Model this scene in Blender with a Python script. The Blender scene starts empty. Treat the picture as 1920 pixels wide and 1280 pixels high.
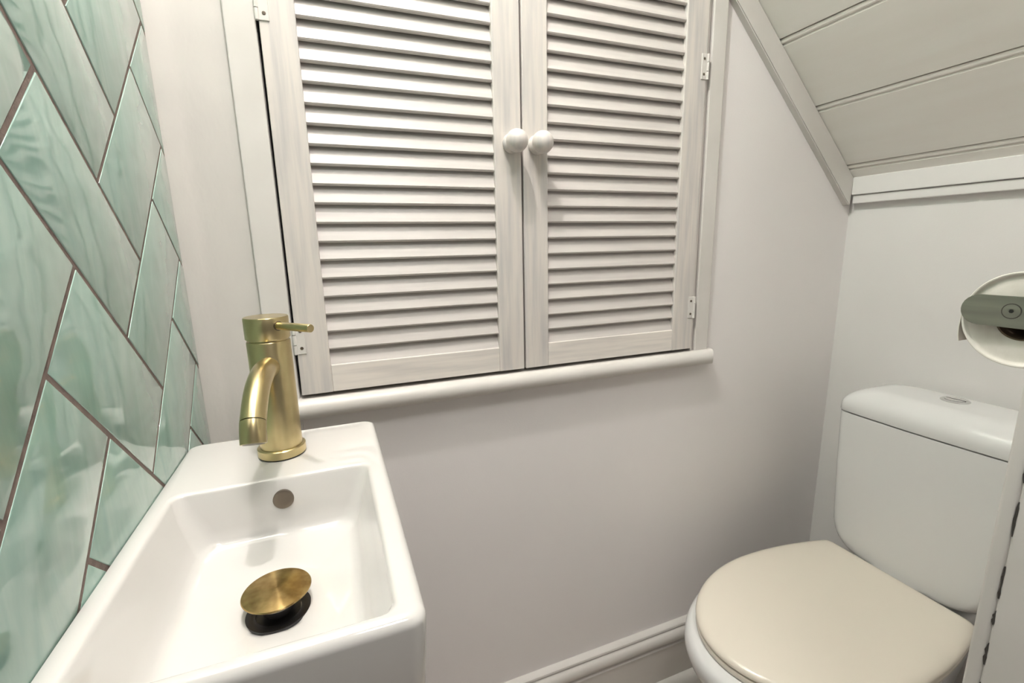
import bpy, bmesh, math, random
from mathutils import Vector, Matrix

random.seed(7)
SC = bpy.context.scene
COL = SC.collection

# ------------------------------------------------------------------ camera
F_PX = 876.407
RIGHT = Vector((0.93151066, -0.3631303, -0.02059805))
DOWN = Vector((-0.09190807, -0.18021405, -0.97932415))
FWD = Vector((0.35191022, 0.91414401, -0.20124592))
cam_d = bpy.data.cameras.new('camera')
cam = bpy.data.objects.new('camera', cam_d)
COL.objects.link(cam)
m = Matrix.Identity(4)
for i in range(3):
    m[i][0], m[i][1], m[i][2] = RIGHT[i], -DOWN[i], -FWD[i]
m.translation = Vector((0, -0.79, 1.09))
cam.matrix_world = m
cam_d.sensor_width = 36.0
cam_d.lens = F_PX * 36.0 / 1920.0
cam_d.clip_start = 0.01
SC.camera = cam

# ------------------------------------------------------------------ world, lamp, fill light, exposure
w = bpy.data.worlds.new('world')
SC.world = w
w.use_nodes = True
w.node_tree.nodes['Background'].inputs[0].default_value = (1.0, 0.97, 0.93, 1)
w.node_tree.nodes['Background'].inputs[1].default_value = 0.16


def area(name, loc, target, size, power, col=(1, 1, 1)):
    d = bpy.data.lights.new(name, 'AREA')
    d.shape = 'DISK'
    d.size = size
    d.energy = power
    d.color = col
    o = bpy.data.objects.new(name, d)
    COL.objects.link(o)
    o.location = loc
    o.rotation_euler = (Vector(target) - Vector(loc)).to_track_quat('-Z', 'Y').to_euler()
    return o


pd = bpy.data.lights.new('ceiling_lamp', 'POINT')
pd.energy = 27
pd.shadow_soft_size = 0.022
pd.color = (1.0, 0.945, 0.935)
po = bpy.data.objects.new('ceiling_lamp', pd)
COL.objects.link(po)
po.location = (0.02, -0.41, 2.26)
area('hall_fill', (0.22, -1.15, 2.33), (0.25, -0.1, 1.0), 0.4, 9.0, (1.0, 0.97, 0.94))  # added fill light in the unseen hall, lifts the shutters and back wall

SC.view_settings.view_transform = 'Standard'
SC.view_settings.look = 'None'
SC.view_settings.exposure = 0.0
SC.view_settings.gamma = 1.0
SC.view_settings.use_curve_mapping = False


# ------------------------------------------------------------------ materials
def srgb(r, g, b):
    def f(c):
        c /= 255.0
        return c / 12.92 if c <= 0.04045 else ((c + 0.055) / 1.055) ** 2.4
    return (f(r), f(g), f(b), 1.0)


def mat(name, col, rough=0.5, metal=0.0, coat=0.0, aniso=0.0):
    M = bpy.data.materials.new(name)
    M.use_nodes = True
    b = M.node_tree.nodes['Principled BSDF']
    b.inputs['Base Color'].default_value = col
    b.inputs['Roughness'].default_value = rough
    b.inputs['Metallic'].default_value = metal
    b.inputs['Coat Weight'].default_value = coat
    b.inputs['Coat Roughness'].default_value = 0.05
    b.inputs['Anisotropic'].default_value = aniso
    return M


def noise_col(M, ca, cb, scale=(5, 5, 5), detail=4, lo=0.35, hi=0.7, bump=0.0, bscale=(200, 200, 200), bdist=0.001, rnd=0.0):
    """two-colour noise paint plus fine relief, in object space"""
    nt = M.node_tree
    N, L = nt.nodes, nt.links
    b = N['Principled BSDF']
    tc = N.new('ShaderNodeTexCoord')
    mp = N.new('ShaderNodeMapping')
    mp.inputs['Scale'].default_value = scale
    L.new(tc.outputs['Object'], mp.inputs['Vector'])
    no = N.new('ShaderNodeTexNoise')
    no.inputs['Scale'].default_value = 1.0
    no.inputs['Detail'].default_value = detail
    if rnd:
        oi = N.new('ShaderNodeObjectInfo')
        va = N.new('ShaderNodeVectorMath')
        va.operation = 'MULTIPLY_ADD'
        cmb = N.new('ShaderNodeCombineXYZ')
        for k in range(3):
            L.new(oi.outputs['Random'], cmb.inputs[k])
        va.inputs[1].default_value = (37, 53, 71)
        L.new(cmb.outputs[0], va.inputs[0])
        L.new(mp.outputs[0], va.inputs[2])
        L.new(va.outputs[0], no.inputs['Vector'])
    else:
        L.new(mp.outputs[0], no.inputs['Vector'])
    rp = N.new('ShaderNodeValToRGB')
    rp.color_ramp.elements[0].position = lo
    rp.color_ramp.elements[0].color = ca
    rp.color_ramp.elements[1].position = hi
    rp.color_ramp.elements[1].color = cb
    L.new(no.outputs['Fac'], rp.inputs['Fac'])
    L.new(rp.outputs['Color'], b.inputs['Base Color'])
    if bump:
        mp2 = N.new('ShaderNodeMapping')
        mp2.inputs['Scale'].default_value = bscale
        L.new(tc.outputs['Object'], mp2.inputs['Vector'])
        n2 = N.new('ShaderNodeTexNoise')
        n2.inputs['Scale'].default_value = 1.0
        n2.inputs['Detail'].default_value = 3
        L.new(mp2.outputs[0], n2.inputs['Vector'])
        bp = N.new('ShaderNodeBump')
        bp.inputs['Strength'].default_value = bump
        bp.inputs['Distance'].default_value = bdist
        L.new(n2.outputs['Fac'], bp.inputs['Height'])
        L.new(bp.outputs[0], b.inputs['Normal'])
    return M


M_WALL = noise_col(mat('wall_paint', (0.8, 0.8, 0.8, 1), 0.42), srgb(243, 239, 237), srgb(246, 242, 240), (3, 3, 3), 3, bump=0.22, bscale=(420, 420, 420), bdist=0.0006)
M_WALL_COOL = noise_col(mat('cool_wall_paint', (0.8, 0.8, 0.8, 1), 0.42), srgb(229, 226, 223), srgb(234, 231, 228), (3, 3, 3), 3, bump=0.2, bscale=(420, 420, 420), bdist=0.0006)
M_TRIM = noise_col(mat('trim_paint', (0.8, 0.8, 0.8, 1), 0.38), srgb(217, 213, 207), srgb(225, 221, 216), (9, 9, 9), 4, bump=0.25, bscale=(60, 60, 25), bdist=0.001)
M_STRIP = noise_col(mat('plaster_paint', (0.8, 0.8, 0.8, 1), 0.36), srgb(211, 206, 201), srgb(219, 214, 208), (14, 14, 6), 4, bump=0.5, bscale=(40, 40, 22), bdist=0.002)
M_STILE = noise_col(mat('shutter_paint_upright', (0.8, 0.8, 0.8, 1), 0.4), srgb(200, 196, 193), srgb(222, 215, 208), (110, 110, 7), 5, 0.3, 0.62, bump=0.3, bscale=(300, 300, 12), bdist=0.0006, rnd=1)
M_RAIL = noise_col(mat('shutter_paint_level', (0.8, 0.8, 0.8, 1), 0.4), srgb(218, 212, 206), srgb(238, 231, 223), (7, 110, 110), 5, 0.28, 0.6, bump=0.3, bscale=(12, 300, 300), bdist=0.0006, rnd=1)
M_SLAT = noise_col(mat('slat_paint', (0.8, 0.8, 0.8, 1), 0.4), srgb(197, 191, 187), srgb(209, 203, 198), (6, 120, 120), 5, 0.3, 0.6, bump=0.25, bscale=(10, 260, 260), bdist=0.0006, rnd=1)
M_BOARD = noise_col(mat('ceiling_paint', (0.8, 0.8, 0.8, 1), 0.5), srgb(247, 242, 235), srgb(250, 246, 240), (30, 3, 30), 4, bump=0.25, bscale=(150, 12, 150), bdist=0.0008)
M_TILE = None
M_GROUT = noise_col(mat('grout', (0.2, 0.18, 0.17, 1), 0.9), srgb(112, 98, 92), srgb(132, 116, 108), (90, 90, 90), 4, bump=0.5, bscale=(500, 500, 500), bdist=0.001)
M_CERAMIC = mat('white_ceramic', srgb(223, 221, 217), 0.09, 0, 0.6)
M_PAN = mat('toilet_ceramic', srgb(231, 231, 229), 0.2, 0, 0.25)
M_LID = mat('cream_plastic', srgb(236, 228, 213), 0.22, 0, 0.2)
M_BRASS = noise_col(mat('brushed_brass', (0.5, 0.4, 0.2, 1), 0.28, 1.0, 0, 0.4), srgb(204, 187, 142), srgb(211, 194, 148), (60, 60, 60), 3, bump=0.02, bscale=(60, 60, 2500), bdist=0.0002)
M_PLUG = noise_col(mat('worn_brass', (0.5, 0.4, 0.2, 1), 0.2, 1.0, 0, 0.97), srgb(160, 132, 84), srgb(200, 173, 118), (70, 70, 70), 5, 0.36, 0.6)
M_BLACK = mat('black_rubber', (0.012, 0.011, 0.011, 1), 0.35)
M_SHADE = mat('painted_shade', (0.02, 0.016, 0.013, 1), 0.9)  # near-black colour standing in for the shade inside the cupboard
M_BRONZE = mat('overflow_bronze', srgb(126, 116, 104), 0.38, 0.9)
M_CHROME = mat('chrome', (0.72, 0.72, 0.72, 1), 0.12, 1.0)
M_STEEL = noise_col(mat('dull_steel', (0.5, 0.5, 0.5, 1), 0.42, 1.0), srgb(156, 156, 146), srgb(172, 172, 162), (120, 10, 120), 4, bump=0.1, bscale=(900, 40, 900), bdist=0.0004)
M_PAPER = noise_col(mat('tissue', (0.85, 0.85, 0.82, 1), 0.95), srgb(232, 228, 218), srgb(242, 238, 230), (60, 60, 60), 4, bump=0.25, bscale=(60, 300, 300), bdist=0.0005)
M_FLOOR = noise_col(mat('floor_wood', (0.5, 0.45, 0.4, 1), 0.4), srgb(186, 176, 163), srgb(206, 197, 184), (3, 40, 3), 5)
M_CARD = mat('cardboard', srgb(120, 104, 86), 0.9)
M_WOOD = mat('bare_edge', srgb(70, 66, 62), 0.8)

# streak material: make the turned plug shine in radial streaks
for M_, ax in ((M_PLUG, 'Z'), (M_BRASS, 'Z')):
    tg = M_.node_tree.nodes.new('ShaderNodeTangent')
    tg.direction_type = 'RADIAL'
    tg.axis = ax
    M_.node_tree.links.new(tg.outputs[0], M_.node_tree.nodes['Principled BSDF'].inputs['Tangent'])
    M_.node_tree.nodes['Principled BSDF'].inputs['Anisotropic Rotation'].default_value = 0.25


def tile_material():
    M = mat('sea_green_glaze', srgb(178, 203, 189), 0.08, 0, 0.8)
    nt = M.node_tree
    N, L = nt.nodes, nt.links
    b = N['Principled BSDF']
    geo = N.new('ShaderNodeTexCoord')
    oi = N.new('ShaderNodeObjectInfo')
    cmb = N.new('ShaderNodeCombineXYZ')
    for k in range(3):
        L.new(oi.outputs['Random'], cmb.inputs[k])
    va = N.new('ShaderNodeVectorMath')
    va.operation = 'MULTIPLY_ADD'
    va.inputs[1].default_value = (7, 11, 17)
    L.new(cmb.outputs[0], va.inputs[0])
    L.new(geo.outputs['Object'], va.inputs[2])
    # cloudy streaks running along the tile
    mp = N.new('ShaderNodeMapping')
    mp.inputs['Scale'].default_value = (20, 34, 9)
    mp.inputs['Rotation'].default_value = (math.radians(35), 0, 0)
    L.new(va.outputs[0], mp.inputs['Vector'])
    n1 = N.new('ShaderNodeTexNoise')
    n1.inputs['Scale'].default_value = 1.0
    n1.inputs['Detail'].default_value = 5
    n1.inputs['Distortion'].default_value = 1.2
    L.new(mp.outputs[0], n1.inputs['Vector'])
    rp = N.new('ShaderNodeValToRGB')
    rp.color_ramp.elements[0].position = 0.3
    rp.color_ramp.elements[0].color = srgb(140, 173, 161)
    rp.color_ramp.elements[1].position = 0.7
    rp.color_ramp.elements[1].color = srgb(159, 186, 175)
    L.new(n1.outputs['Fac'], rp.inputs['Fac'])
    hs = N.new('ShaderNodeHueSaturation')
    mr = N.new('ShaderNodeMapRange')
    mr.inputs['To Min'].default_value = 0.95
    mr.inputs['To Max'].default_value = 1.04
    L.new(oi.outputs['Random'], mr.inputs['Value'])
    L.new(mr.outputs[0], hs.inputs['Value'])
    L.new(rp.outputs[0], hs.inputs['Color'])
    L.new(hs.outputs[0], b.inputs['Base Color'])
    # hand-made ripples
    mp2 = N.new('ShaderNodeMapping')
    mp2.inputs['Scale'].default_value = (24, 15, 30)
    L.new(va.outputs[0], mp2.inputs['Vector'])
    n2 = N.new('ShaderNodeTexNoise')
    n2.inputs['Scale'].default_value = 1.0
    n2.inputs['Detail'].default_value = 1.0
    n2.inputs['Distortion'].default_value = 0.2
    L.new(mp2.outputs[0], n2.inputs['Vector'])
    bp = N.new('ShaderNodeBump')
    bp.inputs['Strength'].default_value = 0.6
    bp.inputs['Distance'].default_value = 0.003
    L.new(n2.outputs['Fac'], bp.inputs['Height'])
    L.new(bp.outputs[0], b.inputs['Normal'])
    L.new(bp.outputs[0], b.inputs['Coat Normal'])
    return M


M_TILE = tile_material()


# ------------------------------------------------------------------ helpers
def wloc(o):
    v = Vector((0, 0, 0))
    while o is not None:
        v += o.location
        o = o.parent
    return v


def obj(name, bm, material, parent=None, smooth=None, origin=None):
    """link a bmesh given in world coordinates as ONE mesh object"""
    base = wloc(parent)
    o_loc = Vector(origin) if origin is not None else base
    bmesh.ops.translate(bm, verts=bm.verts, vec=-o_loc)
    bmesh.ops.recalc_face_normals(bm, faces=bm.faces)
    me = bpy.data.meshes.new(name)
    if smooth is not None:
        ang = math.radians(smooth)
        for f in bm.faces:
            f.smooth = True
        for e in bm.edges:
            if len(e.link_faces) == 2 and e.calc_face_angle(0) > ang:
                e.smooth = False
    bm.to_mesh(me)
    bm.free()
    me.materials.append(material)
    o = bpy.data.objects.new(name, me)
    COL.objects.link(o)
    if parent is not None:
        o.parent = parent
    o.location = o_loc - base
    return o


def thing(name, loc, label, cat, group=None):
    o = bpy.data.objects.new(name, None)
    o.empty_display_size = 0.05
    COL.objects.link(o)
    o.location = loc
    o['label'] = label
    o['category'] = cat
    if group:
        o['group'] = group
    return o


def struct(o):
    o['kind'] = 'structure'
    return o


def box(bm, x0, x1, y0, y1, z0, z1, bev=0.0, seg=2):
    r = bmesh.ops.create_cube(bm, size=1.0)
    vs = r['verts']
    for v in vs:
        v.co = Vector((x0 + (v.co.x + 0.5) * (x1 - x0), y0 + (v.co.y + 0.5) * (y1 - y0), z0 + (v.co.z + 0.5) * (z1 - z0)))
    if bev:
        es = list({e for v in vs for e in v.link_edges})
        bmesh.ops.bevel(bm, geom=es, offset=bev, segments=seg, affect='EDGES', profile=0.5)
    return bm


def nbox(*a, **k):
    return box(bmesh.new(), *a, **k)


def loft(bm, rings, cap0=True, cap1=True):
    vr = [[bm.verts.new(p) for p in ring] for ring in rings]
    n = len(vr[0])
    for a, b in zip(vr[:-1], vr[1:]):
        for i in range(n):
            j = (i + 1) % n
            bm.faces.new((a[i], a[j], b[j], b[i]))
    if cap0:
        bm.faces.new(vr[0][::-1])
    if cap1:
        bm.faces.new(vr[-1])
    return bm


def lathe(bm, prof, centre, axis=(0, 0, 1), n=40):
    """profile of (radius, height) pairs turned about an axis through centre"""
    q = Vector(axis).to_track_quat('Z', 'Y').to_matrix()
    c = Vector(centre)
    rings = []
    for r, h in prof:
        r = max(r, 1e-5)
        rings.append([c + q @ Vector((r * math.cos(2 * math.pi * i / n), r * math.sin(2 * math.pi * i / n), h)) for i in range(n)])
    return loft(bm, rings)


def tube(bm, pts, rad, n=24, cap=True):
    pts = [Vector(p) for p in pts]
    rads = rad if isinstance(rad, (list, tuple)) else [rad] * len(pts)
    rings = []
    up = None
    for i, p in enumerate(pts):
        t = (pts[min(i + 1, len(pts) - 1)] - pts[max(i - 1, 0)]).normalized()
        if up is None:
            up = t.orthogonal().normalized()
        up = (up - t * up.dot(t)).normalized()
        s = t.cross(up)
        rings.append([p + (up * math.cos(2 * math.pi * k / n) + s * math.sin(2 * math.pi * k / n)) * rads[i] for k in range(n)])
    return loft(bm, rings, cap, cap)


def spline(ctrl, n=8):
    P = [Vector(c) for c in ctrl]
    out = []
    for i in range(len(P) - 1):
        p0, p1, p2, p3 = P[max(i - 1, 0)], P[i], P[i + 1], P[min(i + 2, len(P) - 1)]
        for k in range(n):
            t = k / n
            out.append(0.5 * (2 * p1 + (p2 - p0) * t + (2 * p0 - 5 * p1 + 4 * p2 - p3) * t * t + (3 * p1 - p0 - 3 * p2 + p3) * t ** 3))
    out.append(P[-1])
    return out


def rrect(x0, x1, y0, y1, r, z, n=8):
    """rounded rectangle ring, 4*(n+1) points"""
    out = []
    for cx, cy, a0 in ((x1 - r, y1 - r, 0), (x0 + r, y1 - r, 90), (x0 + r, y0 + r, 180), (x1 - r, y0 + r, 270)):
        for k in range(n + 1):
            a = math.radians(a0 + 90 * k / n)
            out.append(Vector((cx + r * math.cos(a), cy + r * math.sin(a), z)))
    return out


def prism(bm, poly, axis, a, b):
    """poly of 2-d points extruded along an axis index from a to b"""
    def P(p, t):
        v = [0, 0, 0]
        o = [k for k in range(3) if k != axis]
        v[o[0]], v[o[1]], v[axis] = p[0], p[1], t
        return Vector(v)
    A = [bm.verts.new(P(p, a)) for p in poly]
    B = [bm.verts.new(P(p, b)) for p in poly]
    n = len(poly)
    for i in range(n):
        bm.faces.new((A[i], A[(i + 1) % n], B[(i + 1) % n], B[i]))
    bm.faces.new(A[::-1])
    bm.faces.new(B)
    return bm


# ------------------------------------------------------------------ room shell
XL, XR = -0.1896, 1.18          # tile face, right wall
YF = -0.61                      # inner face of the front wall
Z0 = -0.012                     # floor
ZC = 2.36                       # flat ceiling
T_DIR = Vector((0.7238449, 0, -0.68996272))     # down the sloping ceiling
T_NRM = Vector((0.68996272, 0, 0.7238449))      # up and out of it
B0 = Vector((1.136, 0, 1.2535))                 # third groove line on the slope


def slope_pt(s, y, d=0.0):
    p = B0 + T_DIR * s + T_NRM * d
    p.y = y
    return p


struct(obj('floor', nbox(-0.9, 1.3, -2.4, 0.1, Z0 - 0.05, Z0), M_FLOOR))

# back wall with the cupboard opening
OX0, OX1, OZ0, OZ1 = -0.0605, 0.7130, 0.858, 1.588
bm = bmesh.new()
box(bm, -0.3, OX0, 0, 0.05, Z0, 2.45)
box(bm, OX1, 1.3, 0, 0.05, Z0, 2.45)
box(bm, OX0, OX1, 0, 0.05, Z0, 0.835)
box(bm, OX0, OX1, 0, 0.05, OZ1, 2.45)
struct(obj('wall_back', bm, M_WALL))
# cupboard interior behind the shutters, its unlit darkness painted in as near-black
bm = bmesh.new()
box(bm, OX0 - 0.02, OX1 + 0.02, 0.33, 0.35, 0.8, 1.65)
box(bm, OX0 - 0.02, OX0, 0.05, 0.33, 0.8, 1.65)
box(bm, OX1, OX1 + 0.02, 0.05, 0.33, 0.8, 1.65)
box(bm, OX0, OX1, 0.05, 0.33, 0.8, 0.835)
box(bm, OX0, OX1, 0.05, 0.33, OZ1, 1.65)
o = struct(obj('trim_1', bm, M_SHADE))

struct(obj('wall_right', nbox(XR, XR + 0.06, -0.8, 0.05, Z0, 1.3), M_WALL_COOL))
# front wall beside the doorway, with its jamb
bm = bmesh.new()
box(bm, 0.545, 1.24, -0.72, YF, Z0, 2.4)
box(bm, -0.3, 0.545, -0.72, YF, 2.0, 2.4)
struct(obj('wall_front', bm, M_WALL))

# ceiling: flat part plus sloping boards
zf = ZC
s_top = -(zf - B0.z) / 0.68996272 - 0.02
bm = bmesh.new()
box(bm, -0.3, slope_pt(s_top, 0).x + 0.03, -0.72, 0.05, ZC, ZC + 0.05)
q0, q1 = slope_pt(s_top, 0, 0.016), slope_pt(0.12, 0, 0.016)
q2, q3 = slope_pt(0.12, 0, 0.05), slope_pt(s_top, 0, 0.05)
prism(bm, [(q.x, q.z) for q in (q0, q1, q2, q3)], 1, -0.8, 0.05)
ceiling = struct(obj('ceiling', bm, M_BOARD))
PITCH = 0.1675
for k in range(-9, 1):
    s0, s1 = k * PITCH - PITCH + PITCH, (k + 1) * PITCH
    if k == 0:
        s1 = 0.075
    # tongue-and-groove board: a bead along its upper edge, a small nose at the lower one
    g = 0.0022
    prof = [(s0 + 0.0012, 0.016), (s0 + 0.0012, 0.003), (s0 + 0.003, 0.0005), (s0 + 0.0065, 0.0), (s0 + 0.0095, 0.0012), (s0 + 0.0105, 0.0045),
            (s0 + 0.0125, 0.0045), (s0 + 0.0145, 0.0), (s1 - 0.003, 0.0), (s1 - 0.0008, 0.003), (s1 - 0.0008, 0.016)]
    pts = [slope_pt(s, 0, d) for s, d in prof]
    bm = prism(bmesh.new(), [(p.x, p.z) for p in pts], 1, -0.72, -0.0005)
    obj('plank', bm, M_BOARD, ceiling)


# trims -----------------------------------------------------------------
def trim(n, bm, material=M_TRIM, smooth=None):
    return struct(obj('trim_%d' % n, bm, material, smooth=smooth))


# raking trim up the back wall under the slope
def rake_poly(w0, w1):
    a, b = slope_pt(-1.15, 0, 0), slope_pt(0.075, 0, 0)
    return a, b


ra, rb = slope_pt(-1.3, 0, 0.0), slope_pt(0.0345, 0, 0.0)
low = [(0.757 - 0.5, 1.5655 + 0.5 * 0.953), (1.158, 1.168)]
poly = [(ra.x, ra.z), (rb.x, rb.z), (1.1595, 1.2305), (1.1595, 1.1665), (1.1545, 1.1665), (0.3, 1.998)]
bm = prism(bmesh.new(), poly, 1, -0.0145, -0.0002)
es = [e for e in bm.edges if all(v.co.y < -0.01 for v in e.verts)]
bmesh.ops.bevel(bm, geom=es, offset=0.002, segments=2, affect='EDGES')
trim(2, bm)
# lower thin lip of the raking trim
lip = Vector((0.7238449, 0, -0.68996272))
# two-step cornice along the right wall
bm = bmesh.new()
box(bm, 1.158, 1.18, -0.72, -0.015, 1.189, 1.2285, 0.0018)
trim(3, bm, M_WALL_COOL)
bm = bmesh.new()
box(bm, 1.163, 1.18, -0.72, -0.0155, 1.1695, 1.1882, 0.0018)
trim(4, bm, M_WALL_COOL)

# plaster strip between tiles and casing, a thin painted board with a soft step
bm = bmesh.new()
prof = [(-0.197, 0.0), (-0.197, -0.0035), (-0.172, -0.0030), (-0.1665, -0.0012), (-0.155, -0.0008), (-0.09, -0.0008), (-0.09, 0.0)]
prism(bm, prof, 2, Z0, 2.36)
trim(5, bm, M_STRIP, smooth=40)

# casing round the shutters
CY = -0.0115
trim(6, nbox(-0.0990, -0.0605, CY, 0.0, 0.60, 1.62, 0.0018))
bm = bmesh.new()
box(bm, 0.7225, 0.7575, CY, 0.0, 0.858, 1.56, 0.0022)
box(bm, 0.7135, 0.7190, CY + 0.004, 0.0, 0.858, 1.575, 0.001)
box(bm, 0.7150, 0.7245, CY + 0.008, 0.0, 0.858, 1.565)
trim(7, bm)
trim(8, nbox(-0.0990, 0.695, CY, 0.0, 1.5895, 1.625, 0.0018))
# bullnose sill
prof = [(0.05, 0.8592), (-0.012, 0.8592)]
for k in range(0, 13):
    a = math.radians(90 - 180 * k / 12)
    prof.append((-0.0155 - 0.0150 * math.cos(a), 0.8430 + 0.0162 * math.sin(a)))
prof += [(-0.004, 0.8265), (0.0, 0.8235), (0.05, 0.8235)]
bm = prism(bmesh.new(), prof, 0, -0.1005, 0.7685)
# round the right-hand end
for v in bm.verts:
    if v.co.x > 0.76:
        v.co.x -= 0.011 * max(0, (-v.co.y - 0.006) / 0.025) ** 2
trim(9, bm, M_TRIM, smooth=50)

# torus skirting board on the back wall, quadrant bead at its foot
prof = [(0, Z0), (-0.016, Z0), (-0.016, 0.1205), (-0.0175, 0.1215), (-0.0175, 0.1245), (-0.015, 0.126), (-0.0135, 0.130)]
for k in range(9):
    a = math.radians(-75 + 150 * k / 8)
    prof.append((-0.0095 - 0.0125 * math.cos(a), 0.1475 + 0.0165 * math.sin(a)))
prof += [(-0.0105, 0.1655), (-0.0105, 0.1675), (-0.0135, 0.169), (-0.0125, 0.173), (-0.007, 0.1775), (0, 0.179)]
prof = [(y_, z_ - 0.005 if z_ > 0.05 else z_) for y_, z_ in prof]
bm = prism(bmesh.new(), prof, 0, -0.18, XR)
struct(obj('baseboard_back', bm, M_TRIM, smooth=35))
prof = [(-0.016, Z0), (-0.016, 0.026)]
for k in range(7):
    a = math.radians(90 - 90 * k / 6)
    prof.append((-0.016 - 0.018 * math.cos(a), Z0 + 0.012 + 0.026 * math.sin(a)))
prof.append((-0.034, Z0))
bm = prism(bmesh.new(), prof, 0, -0.18, XR)
trim(10, bm, M_TRIM, smooth=40)


# ------------------------------------------------------------------ tiled left wall
wl = struct(obj('wall_left', nbox(-0.26, XL - 0.0008, -0.72, 0.05, Z0, 2.45), M_GROUT))
P = 0.10295
R2 = math.sqrt(2)
A0, Bb0 = 0.62949, 1.09674
GAP = 0.0024


def clip(poly, fn):
    out = []
    for i in range(len(poly)):
        a, b = poly[i], poly[(i + 1) % len(poly)]
        fa, fb = fn(a), fn(b)
        if fa >= 0:
            out.append(a)
        if (fa >= 0) != (fb >= 0):
            t = fa / (fa - fb)
            out.append((a[0] + (b[0] - a[0]) * t, a[1] + (b[1] - a[1]) * t))
    return out


def area2(p):
    return abs(sum(p[i][0] * p[(i + 1) % len(p)][1] - p[(i + 1) % len(p)][0] * p[i][1] for i in range(len(p)))) / 2


def yz(i, j):
    a, b = A0 + i * P * R2, Bb0 + j * P * R2
    return ((a - b) / 2, (a + b) / 2)


for mm in range(-9, 17):
    for nn in range(-7, 8):
        for (i0, i1, j0, j1) in ((1, 2, 1, 3), (2, 4, 1, 2)):
            da, db = mm + 2 * nn, mm - 2 * nn
            g = GAP / P
            q = [yz(i0 + da + g, j0 + db + g), yz(i1 + da - g, j0 + db + g), yz(i1 + da - g, j1 + db - g), yz(i0 + da + g, j1 + db - g)]
            q = clip(q, lambda p: p[0] + 0.605)
            if q:
                q = clip(q, lambda p: -0.0045 - p[0])
            if q:
                q = clip(q, lambda p: p[1] - 0.70)
            if q:
                q = clip(q, lambda p: 2.35 - p[1])
            if len(q) < 3 or area2(q) < 1e-4:
                continue
            cy = sum(p[0] for p in q) / len(q)
            cz = sum(p[1] for p in q) / len(q)
            bm = bmesh.new()
            ty, tz = random.uniform(-0.002, 0.002), random.uniform(-0.002, 0.002)
            off = random.uniform(-0.0003, 0.0003)
            fr = [bm.verts.new((XL + off + ty * (p[0] - cy) + tz * (p[1] - cz), p[0], p[1])) for p in q]
            bk = [bm.verts.new((XL - 0.005, p[0], p[1])) for p in q]
            n = len(q)
            bm.faces.new(fr)
            for i in range(n):
                bm.faces.new((fr[i], fr[(i + 1) % n], bk[(i + 1) % n], bk[i]))
            es = [e for e in bm.edges if e.verts[0] in fr and e.verts[1] in fr]
            bmesh.ops.bevel(bm, geom=es, offset=0.0008, segments=2, affect='EDGES', profile=0.6)
            obj('tile', bm, M_TILE, wl, smooth=50, origin=(XL, cy, cz))


# ------------------------------------------------------------------ shutters
DF, DB = -0.0140, 0.0040        # door front and back
Z_BOT, Z_TOP = 0.8655, 1.5850
R_BOT, R_TOP = 0.9098, 1.5440
PIT = 0.02775


def slat_bm(x0, x1):
    # section in (y, z): thin board leaning back, its rounded lower edge forward
    lo, hi = Vector((-0.0085, 0.0)), Vector((0.0047, 0.0335))
    d = (hi - lo).normalized()
    n = Vector((-d.y, d.x))
    t = 0.0034
    pts = [lo + n * t + d * 0.0015, lo + n * (t * 0.55), lo - n * (t * 0.55), lo - n * t + d * 0.0015, hi - n * t, hi + n * t]
    return prism(bmesh.new(), [(p.x, p.y) for p in pts], 0, x0, x1)


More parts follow.
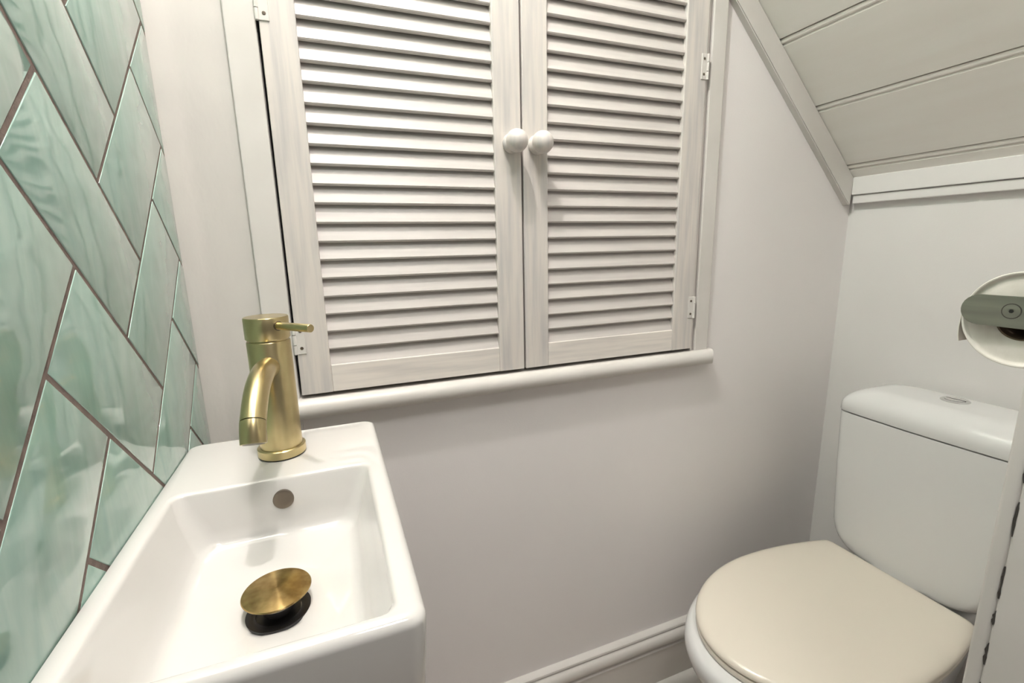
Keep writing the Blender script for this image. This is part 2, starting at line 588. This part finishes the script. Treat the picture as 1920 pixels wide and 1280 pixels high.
def shutter(x0, xi0, xi1, x1, knob_x, hinge_x, hinge_sign, label):
    r = thing('louvred_shutter', ((x0 + x1) / 2, DF, Z_BOT), label, 'shutter')
    obj('stile', nbox(x0, xi0, DF, DB, Z_BOT, Z_TOP, 0.0014), M_STILE, r)
    obj('stile', nbox(xi1, x1, DF, DB, Z_BOT, Z_TOP, 0.0014), M_STILE, r)
    obj('rail', nbox(xi0, xi1, DF + 0.0006, DB, Z_BOT + 0.0003, R_BOT, 0.0012), M_RAIL, r)
    obj('rail', nbox(xi0, xi1, DF + 0.0006, DB, R_TOP, Z_TOP, 0.0012), M_RAIL, r)
    first = None
    k = 0
    z = R_BOT - 0.0035
    while z < R_TOP - 0.012:
        if first is None:
            bm = slat_bm(x0 - 0, x1)
            bm.free()
            bm = slat_bm(xi0 - 0.004, xi1 + 0.004)
            bmesh.ops.translate(bm, verts=bm.verts, vec=(0, 0, z))
            first = obj('slat', bm, M_SLAT, r, origin=((xi0 + xi1) / 2, 0, z))
            zf0 = first.location.z
            s = first
        else:
            s = first.copy()
            COL.objects.link(s)
            s.parent = r
        s.location.z = zf0 + k * PIT + random.uniform(-0.0004, 0.0004)
        s.rotation_euler = (math.radians(random.uniform(-1.2, 1.2)), 0, 0)
        k += 1
        z += PIT
    # turned knob
    prof = [(0.0150, 0.0), (0.0160, 0.002), (0.0160, 0.006), (0.0135, 0.0085), (0.0118, 0.0115)]
    for q in range(3, 17):
        a = math.radians(-90 + 180 * q / 16)
        prof.append((0.0182 * math.cos(a), 0.0275 + 0.0172 * math.sin(a)))
    obj('knob', lathe(bmesh.new(), prof, (knob_x, DF, 1.2565), (0, -1, 0), 32), M_STILE, r, smooth=45)
    # painted hinges
    for hz in (1.416, 0.9545):
        bm = bmesh.new()
        s = hinge_sign
        a, b = sorted((hinge_x, hinge_x - s * 0.0135))
        box(bm, a, b, DF - 0.0014, DF + 0.001, hz - 0.0225, hz + 0.0225, 0.0005, 1)
        h = obj('hinge', bm, M_TRIM, r)
        bm = bmesh.new()
        for c0, c1 in ((-0.0225, -0.0085), (-0.0075, 0.0075), (0.0085, 0.0225)):
            lathe(bm, [(0.0028, c0), (0.0028, c1)], (hinge_x + s * 0.0014, DF - 0.0008, hz), (0, 0, 1), 14)
        obj('hinge_pin', bm, M_TRIM, h, smooth=40)
        for dz in (-0.0135, 0.0135):
            bm = lathe(bmesh.new(), [(0.0026, 0), (0.0024, 0.0005), (0.0012, 0.0006), (0.0011, 0.00035)], (hinge_x - s * 0.0075, DF - 0.0013, hz + dz), (0, -1, 0), 14)
            obj('screw', bm, M_BRONZE, h)
    return r


shutter(-0.0566, -0.0101, 0.2747, 0.3228, 0.3045, -0.0566, -1,
        'wider left white louvred shutter door, round knob at its right edge, near the tiled wall')
shutter(0.3262, 0.3722, 0.6592, 0.7097, 0.3505, 0.7097, 1,
        'right white louvred shutter door, round knob at its left edge, nearer the toilet')


# ------------------------------------------------------------------ basin
ZB = 0.840
bas = thing('wash_basin', (-0.073, -0.093, 0.72),
            'small white rectangular ceramic wash basin fixed to the green tiled wall', 'basin')
bx0, bx1, by0, by1 = XL, 0.0430, -0.506, -0.093
N_ = 10


def rr(i, z, rad):
    return rrect(bx0 + i * 0.15, bx1 - i, by0 + i, by1 - i, rad, z, N_)


rings = [rr(0.045, ZB - 0.13, 0.02), rr(0.016, ZB - 0.126, 0.016), rr(0.006, ZB - 0.112, 0.012), rr(0.0015, ZB - 0.04, 0.013)]
for k in range(6):
    a = math.radians(90 * k / 5)
    rings.append(rr(0.0085 * (1 - math.cos(a)), ZB - 0.0085 + 0.0085 * math.sin(a), 0.013))
ix0, ix1, iy0, iy1 = -0.1735, 0.0225, -0.4925, -0.2425


def ri(d, z, rad, db=0):
    return rrect(ix0 + d, ix1 - d, iy0 + d, iy1 - d - db, rad, z, N_)


for k in range(6):
    a = math.radians(80 * k / 5)
    rings.append(ri(-0.004 + 0.0055 * math.sin(a), ZB - 0.0055 * (1 - math.cos(a)), 0.012))
# bowl walls: nearly straight, then a tight radius into the floor
rings.append(ri(0.006, ZB - 0.020, 0.016))
rings.append(ri(0.0135, ZB - 0.045, 0.020, -0.007))
rings.append(ri(0.0185, ZB - 0.0565, 0.022, -0.0105))
rings.append(ri(0.0225, ZB - 0.0615, 0.022, -0.012))
rings.append(ri(0.030, ZB - 0.0640, 0.022, -0.012))
rings.append(ri(0.042, ZB - 0.0655, 0.024, -0.006))
DC = Vector((-0.0700, -0.3690, 0))
last = rings[-1]


def to_circle(rad, z):
    out = []
    for p in last:
        v = Vector((p.x - DC.x, p.y - DC.y, 0))
        v.normalize()
        out.append(Vector((DC.x + v.x * rad, DC.y + v.y * rad, z)))
    return out


c1 = to_circle(0.032, ZB - 0.0695)
rings.append([a.lerp(b, 0.5) for a, b in zip(last, c1)])
rings.append(c1)
rings.append(to_circle(0.0265, ZB - 0.0715))
rings.append(to_circle(0.0200, ZB - 0.0780))
rings.append(to_circle(0.0180, ZB - 0.1100))
basin_bowl = obj('bowl', loft(bmesh.new(), rings), M_CERAMIC, bas, smooth=60)
# overflow cover on the rear wall of the bowl
prof = [(0.0108, -0.004), (0.0108, 0.0006), (0.0100, 0.0010), (0.006, 0.0008), (0.0, 0.0007)]
obj('overflow_hole', lathe(bmesh.new(), prof, (-0.0705, -0.2496, 0.8165), (0, -0.9995, 0.03), 32), M_BRONZE, bas, smooth=50)
# pop-up waste
pw = thing('plug', (DC.x, DC.y, ZB - 0.072), 'brushed brass pop-up plug standing open over the black basin drain', 'plug')
prof = [(0.0, 0.0), (0.022, 0.0), (0.0284, 0.0008), (0.0290, 0.0018), (0.0284, 0.0026), (0.022, 0.0033), (0.012, 0.0039), (0.004, 0.0042), (0.0, 0.00425)]
obj('cap', lathe(bmesh.new(), prof, (DC.x, DC.y + 0.0025, ZB - 0.0525), (0, 0, 1), 64), M_PLUG, pw, smooth=40)
prof = [(0.0272, 0.0), (0.0270, 0.0022), (0.0225, 0.0026), (0.0190, 0.0012), (0.0172, -0.006), (0.0165, -0.02)]
bm = bmesh.new()
lathe(bm, prof, (DC.x, DC.y, ZB - 0.0708), (0, 0, 1), 48)
obj('drain_ring', bm, M_BLACK, pw, smooth=40)
obj('seal', lathe(bmesh.new(), [(0.0165, -0.003), (0.018, -0.002), (0.018, 0.0), (0.0165, 0.001)], (DC.x, DC.y, ZB - 0.0565), (0, 0, 1), 40), M_BRONZE, pw, smooth=40)
obj('stem', lathe(bmesh.new(), [(0.010, -0.03), (0.010, 0.0), (0.014, 0.002), (0.014, 0.010)], (DC.x, DC.y, ZB - 0.068), (0, 0, 1), 32), M_BLACK, pw, smooth=40)

# ------------------------------------------------------------------ mixer tap
FX, FY = -0.0745, -0.172
tap = thing('mixer_tap', (FX, FY, ZB), 'brushed brass single lever mixer tap standing on the basin ledge', 'tap')
obj('gasket', lathe(bmesh.new(), [(0.0262, -0.0005), (0.0262, 0.0016)], (FX, FY, ZB), n=48), M_BLACK, tap)
obj('base_ring', lathe(bmesh.new(), [(0.0268, 0.0016), (0.0275, 0.0024), (0.0275, 0.0112), (0.0266, 0.0122), (0.0244, 0.0126)], (FX, FY, ZB), n=56), M_BRASS, tap, smooth=40)
obj('body', lathe(bmesh.new(), [(0.0240, 0.012), (0.0240, 0.1440), (0.0232, 0.1452), (0.0210, 0.1452), (0.0210, 0.1486)], (FX, FY, ZB), n=56), M_BRASS, tap, smooth=40)
obj('cap', lathe(bmesh.new(), [(0.0222, 0.1472), (0.0240, 0.1476), (0.0246, 0.1484), (0.0246, 0.1726), (0.0238, 0.1738), (0.0, 0.1740)], (FX, FY, ZB), n=56), M_BRASS, tap, smooth=40)
# lever
ld = Vector((0.585, -0.811, 0.0)).normalized()
l0 = Vector((FX, FY, ZB + 0.1640)) + ld * 0.020
l1 = Vector((FX, FY, ZB + 0.1660)) + ld * 0.0865
lev = obj('lever', tube(bmesh.new(), [l0, l0.lerp(l1, 0.5), l1 - ld * 0.0006, l1], [0.0046, 0.0046, 0.0046, 0.0041], 24), M_BRASS, tap, smooth=40)
obj('lever_collar', tube(bmesh.new(), [l0, l0 + ld * 0.0052], 0.0056, 24), M_BRONZE, lev)
# spout and aerator
E1 = Vector((-0.0838, -0.2975, 0.9050))
ED = Vector((-0.03, -0.44, -0.90)).normalized()
E0 = E1 - ED * 0.0215
ctrl = [(FX - 0.0005, FY - 0.010, 0.9530), (FX - 0.0015, FY - 0.030, 0.9575), (FX - 0.0035, FY - 0.060, 0.9570), (FX - 0.0060, FY - 0.090, 0.9475), tuple(E0), tuple(E1)]
sp = spline(ctrl, 8)
obj('spout', tube(bmesh.new(), sp[:33], 0.0120, 36), M_BRASS, tap, smooth=40)
ap = sp[33:]
aer = obj('aerator', tube(bmesh.new(), [sp[32].lerp(sp[33], 0.03), sp[32].lerp(sp[33], 0.10)] + ap + [ap[-1] + ED * 0.0006], [0.0117, 0.0121] + [0.0121] * (len(ap) - 1) + [0.0121, 0.0113], 36), M_BRASS, tap, smooth=40)
e1, dd = ap[-1] + ED * 0.0004, ED
obj('aerator_screen', tube(bmesh.new(), [e1 - dd * 0.002, e1 + dd * 0.0004], 0.0100, 28), M_BRONZE, aer)

# ------------------------------------------------------------------ toilet
TY = -0.288
wc = thing('toilet', (0.86, TY, Z0), 'white close coupled toilet with cream lid down in the corner', 'toilet')


def d_ring(off, z, n=64, back=1.012, cx=0.80, a=0.249, b=0.169):
    """D-shaped seat outline; off grows it outwards"""
    pts = []
    A, B = a + off, b + off
    bk = back + off * 0.5
    half = []
    for k in range(n // 2 + 1):
        t = math.pi / 2 * k / (n // 2)
        half.append((cx - A * math.cos(t), B * math.sin(t)))
    for k in range(1, 9):
        x = cx + (bk - 0.010 - cx) * k / 8
        half.append((x, B - 0.028 * ((x - cx) / 0.2) ** 2))
    xe, ye = half[-1]
    half += [(xe + 0.006, ye - 0.003), (xe + 0.010, ye - 0.010)]
    pts = [Vector((x, TY + y, z)) for x, y in half] + [Vector((x, TY - y, z)) for x, y in half[:0:-1]]
    return pts


def d_loft(prof, **kw):
    return loft(bmesh.new(), [d_ring(o_, z_, **kw) for o_, z_ in prof])


obj('lid', d_loft([(-0.012, 0.4050), (-0.002, 0.4054), (0.0, 0.4070), (0.0, 0.4090), (-0.0012, 0.4118), (-0.004, 0.4146), (-0.0085, 0.4170), (-0.015, 0.4187), (-0.026, 0.4200), (-0.05, 0.4208), (-0.10, 0.4212)]), M_LID, wc, smooth=50)
obj('seat', d_loft([(-0.03, 0.3905), (-0.003, 0.3905), (-0.001, 0.3925), (-0.001, 0.4015), (-0.004, 0.4045), (-0.03, 0.4045)]), M_LID, wc, smooth=50)
# pan: rim, then a body tapering down to the foot


def pan_ring(z, x0, x1, hw, hb, n=24):
    half = []
    cx = 0.80
    for k in range(n + 1):
        t = math.pi / 2 * k / n
        half.append((cx - (cx - x0) * math.cos(t), hw * math.sin(t)))
    for k in range(1, 11):
        u = k / 10
        x = cx + (1.03 - cx) * u
        half.append((x, hw + (hb - hw) * (u * u * (3 - 2 * u))))
    half += [(x1 - 0.03, hb), (x1 - 0.009, hb - 0.006), (x1, hb - 0.025)]
    return [Vector((x, TY + y, z)) for x, y in half] + [Vector((x, TY - y, z)) for x, y in half[:0:-1]]


rings = [pan_ring(Z0, 0.66, 1.10, 0.100, 0.095), pan_ring(0.02, 0.665, 1.10, 0.096, 0.092), pan_ring(0.12, 0.655, 1.10, 0.095, 0.09), pan_ring(0.22, 0.625, 1.12, 0.108, 0.092),
         pan_ring(0.29, 0.580, 1.14, 0.138, 0.098), pan_ring(0.325, 0.548, 1.15, 0.162, 0.102), pan_ring(0.345, 0.534, 1.15, 0.173, 0.105), pan_ring(0.363, 0.5285, 1.15, 0.1775, 0.106),
         pan_ring(0.376, 0.529, 1.15, 0.1770, 0.106), pan_ring(0.384, 0.533, 1.149, 0.174, 0.104), pan_ring(0.3885, 0.540, 1.146, 0.168, 0.100), pan_ring(0.390, 0.552, 1.14, 0.158, 0.094)]
obj('pan', loft(bmesh.new(), rings), M_PAN, wc, smooth=50)
# hinge blocks between lid and cistern
for dy in (-0.075, 0.075):
    obj('lid_hinge', nbox(1.006, 1.022, TY + dy - 0.014, TY + dy + 0.014, 0.389, 0.4035, 0.002), M_PAN, wc)


def cis_ring(z, xf, xb, hw, r=0.03, bulge=0.012, n=10):
    """cistern plan: rounded front corners, bowed front"""
    pts = rrect(xf, xb, TY - hw, TY + hw, r, z, n)
    out = []
    for p in pts:
        t = (p.y - TY) / hw
        k = max(0, (xb - p.x) / (xb - xf))
        out.append(Vector((p.x - bulge * (1 - t * t) * k, p.y, p.z)))
    # subdivide the long front so the bow shows
    i = 2 * (n + 1) - 1
    p, q = out[i], out[i + 1]
    mid = []
    for k in range(1, 10):
        v = p.lerp(q, k / 10)
        t0, t = (p.y - TY) / hw, (v.y - TY) / hw
        v.x -= bulge * (t0 * t0 - t * t)
        mid.append(v)
    return out[:i + 1] + mid + out[i + 1:]


CX0, CX1 = 1.024, 1.172
CB = dict(r=0.020, bulge=0.007)
rings = [cis_ring(0.4060, CX0 + 0.014, CX1, 0.092, 0.03), cis_ring(0.4068, CX0 + 0.007, CX1, 0.104, 0.03), cis_ring(0.4095, CX0 + 0.0045, CX1, 0.114, 0.03), cis_ring(0.416, CX0 + 0.003, CX1, 0.125, 0.028, 0.009),
         cis_ring(0.426, CX0 + 0.002, CX1, 0.134, 0.025, 0.008), cis_ring(0.441, CX0 + 0.001, CX1, 0.1405, 0.023, 0.008), cis_ring(0.462, CX0 + 0.0005, CX1, 0.1445, **CB), cis_ring(0.49, CX0, CX1, 0.1465, **CB), cis_ring(0.60, CX0 - 0.001, CX1, 0.1525, **CB),
         cis_ring(0.70, CX0 - 0.002, CX1, 0.1560, **CB), cis_ring(0.7200, CX0 - 0.002, CX1, 0.1565, **CB)]
obj('cistern', loft(bmesh.new(), rings), M_PAN, wc, smooth=50)
LF = CX0 - 0.003
rings = [cis_ring(0.7195, LF + 0.014, CX1 - 0.012, 0.143, **CB), cis_ring(0.7228, LF + 0.013, CX1 - 0.010, 0.144, **CB), cis_ring(0.7230, LF + 0.0005, CX1, 0.1568, **CB), cis_ring(0.7245, LF, CX1, 0.1575, **CB), cis_ring(0.735, LF, CX1, 0.1575, 0.021, 0.007)]
for k in range(1, 15):
    a = math.radians(90 * k / 14)
    i_ = 1 - math.cos(a)
    rings.append(cis_ring(0.735 + 0.040 * math.sin(a) ** 1.0, LF + 0.050 * i_, CX1 - 0.022 * i_, 0.1575 - 0.055 * i_, 0.021 + 0.018 * i_, 0.007))
lid = obj('cistern_lid', loft(bmesh.new(), rings), M_PAN, wc, smooth=60)
bt = obj('flush_button', lathe(bmesh.new(), [(0.0225, -0.003), (0.0225, 0.0012), (0.0205, 0.0028), (0.0175, 0.0030), (0.0170, 0.0022), (0.0, 0.0020)], (1.118, -0.290, 0.7745), n=44), M_CHROME, wc, smooth=40)
bm = bmesh.new()
for sgn, r_ in ((1, 0.016), (-1, 0.016)):
    pts = []
    for k in range(15):
        a = math.radians(6 + 168 * k / 14) * sgn
        pts.append((1.118 + r_ * math.sin(a) * 0.98, -0.290 + r_ * math.cos(a)))
    prism(bm, pts, 2, 0.7760, 0.7783)
obj('push_plate', bm, M_CHROME, bt)

# ------------------------------------------------------------------ doorway jamb at the right
jm = bmesh.new()
box(jm, 0.520, 0.560, -0.74, -0.6112, Z0, 2.0, 0.0008)
trim(11, jm, M_TRIM)
jm = bmesh.new()
box(jm, 0.5190, 0.575, -0.6106, -0.5990, Z0, 2.0, 0.0030, 3)
trim(12, jm, M_TRIM, smooth=40)
jm = bmesh.new()
box(jm, 0.5212, 0.552, -0.6116, -0.6089, Z0, 2.0)
trim(13, jm, M_TRIM)
# bare wood showing where the paint has chipped along that joint
rj = random.Random(3)
zc = 0.60
while zc < 1.0:
    ln = rj.uniform(0.006, 0.035)
    bm = bmesh.new()
    nseg = 6
    A, B = [], []
    for k in range(nseg + 1):
        wdt = (0.0004 + rj.uniform(0.0, 0.0011)) * (0.4 + math.sin(math.pi * k / nseg))
        z_ = zc + ln * k / nseg
        A.append((-0.6112 - wdt * 0.4 + rj.uniform(-0.0003, 0.0003), z_))
        B.append((-0.6112 + wdt, z_))
    prism(bm, A + B[::-1], 0, 0.5196, 0.5210)
    chip = obj('paint_chip', bm, M_WOOD, bpy.data.objects['trim_11'])
    zc += ln + rj.uniform(0.004, 0.03)

# ------------------------------------------------------------------ paper holder and roll
HX, HY, HZ = 0.609, -0.548, 1.018
ho = thing('toilet_roll_holder', (HX, YF, HZ), 'dull steel toilet roll holder beside the doorway jamb', 'paper holder')


def plate(x0, x1):
    pts = []
    hh = 0.0152
    yt = -0.5085
    for k in range(13):
        a = math.radians(-90 + 180 * k / 12)
        pts.append((yt - hh + hh * math.cos(a), HZ - 0.001 + hh * math.sin(a)))
    pts += [(YF + 0.0005, HZ - 0.001 + hh), (YF + 0.0005, HZ - 0.001 - hh)]
    bm = prism(bmesh.new(), pts, 0, x0, x1)
    es = [e for e in bm.edges if abs(e.verts[0].co.x - e.verts[1].co.x) < 1e-6]
    bmesh.ops.bevel(bm, geom=es, offset=0.0006, segments=2, affect='EDGES')
    return bm


pl = obj('side_plate', plate(HX, HX + 0.0035), M_STEEL, ho)
obj('side_plate', plate(HX + 0.116, HX + 0.1195), M_STEEL, ho)
obj('rod', lathe(bmesh.new(), [(0.0075, 0.003), (0.0075, 0.117)], (HX, HY, HZ), (1, 0, 0), 28), M_STEEL, ho, smooth=40)
obj('screw', lathe(bmesh.new(), [(0.0068, -0.001), (0.0066, 0.0004), (0.0030, 0.0005), (0.0018, 0.0004), (0.0014, -0.0006)], (HX, HY, HZ), (-1, 0, 0), 24), M_STEEL, pl)
obj('screw_ring', lathe(bmesh.new(), [(0.0076, -0.001), (0.0075, 0.00025)], (HX, HY, HZ), (-1, 0, 0), 24), M_WOOD, pl)
obj('screw_socket', lathe(bmesh.new(), [(0.0019, 0.0), (0.0019, 0.0007)], (HX, HY, HZ), (-1, 0, 0), 6), M_BLACK, pl)

RY, RZ = HY - 0.0055, HZ - 0.0085
tr = thing('toilet_roll', (HX + 0.06, RY, RZ), 'part used white toilet roll hanging on the steel holder', 'toilet roll')
# paper with a hole; its end is dished, the last turns standing proud as a lip
prof_in, NX = 0.0205, 72
prof = [(prof_in, 0.0100), (0.0235, 0.0094), (0.0300, 0.0092), (0.0365, 0.0094), (0.0412, 0.0100), (0.0432, 0.0094), (0.0440, 0.0076), (0.0447, 0.0070), (0.0459, 0.0070), (0.0465, 0.0078), (0.0465, 0.1060), (prof_in, 0.1060)]


def ring_solid(prof):
    bm = bmesh.new()
    vr = [[bm.verts.new((HX + h_, RY + r_ * math.cos(2 * math.pi * k / NX), RZ + r_ * math.sin(2 * math.pi * k / NX))) for k in range(NX)] for r_, h_ in prof]
    for i in range(len(vr)):
        a, b = vr[i], vr[(i + 1) % len(vr)]
        for k in range(NX):
            bm.faces.new((a[k], a[(k + 1) % NX], b[(k + 1) % NX], b[k]))
    return bm


obj('paper', ring_solid(prof), M_PAPER, tr, smooth=50)
# short tail of paper hanging off the far side
bm = bmesh.new()
tail = [(0.0464, 0.004), (0.0468, -0.004), (0.0472, -0.014), (0.0466, -0.022), (0.0455, -0.0285)]
prism(bm, [(RY + y_, RZ + z_) for y_, z_ in tail] + [(RY + y_ + 0.0007, RZ + z_) for y_, z_ in tail[::-1]], 0, HX + 0.008, HX + 0.106)
obj('paper_tail', bm, M_PAPER, tr, smooth=60)
obj('core', ring_solid([(prof_in - 0.0014, 0.0104), (prof_in, 0.0104), (prof_in, 0.1055), (prof_in - 0.0014, 0.1055)]), M_CARD, tr, smooth=50)
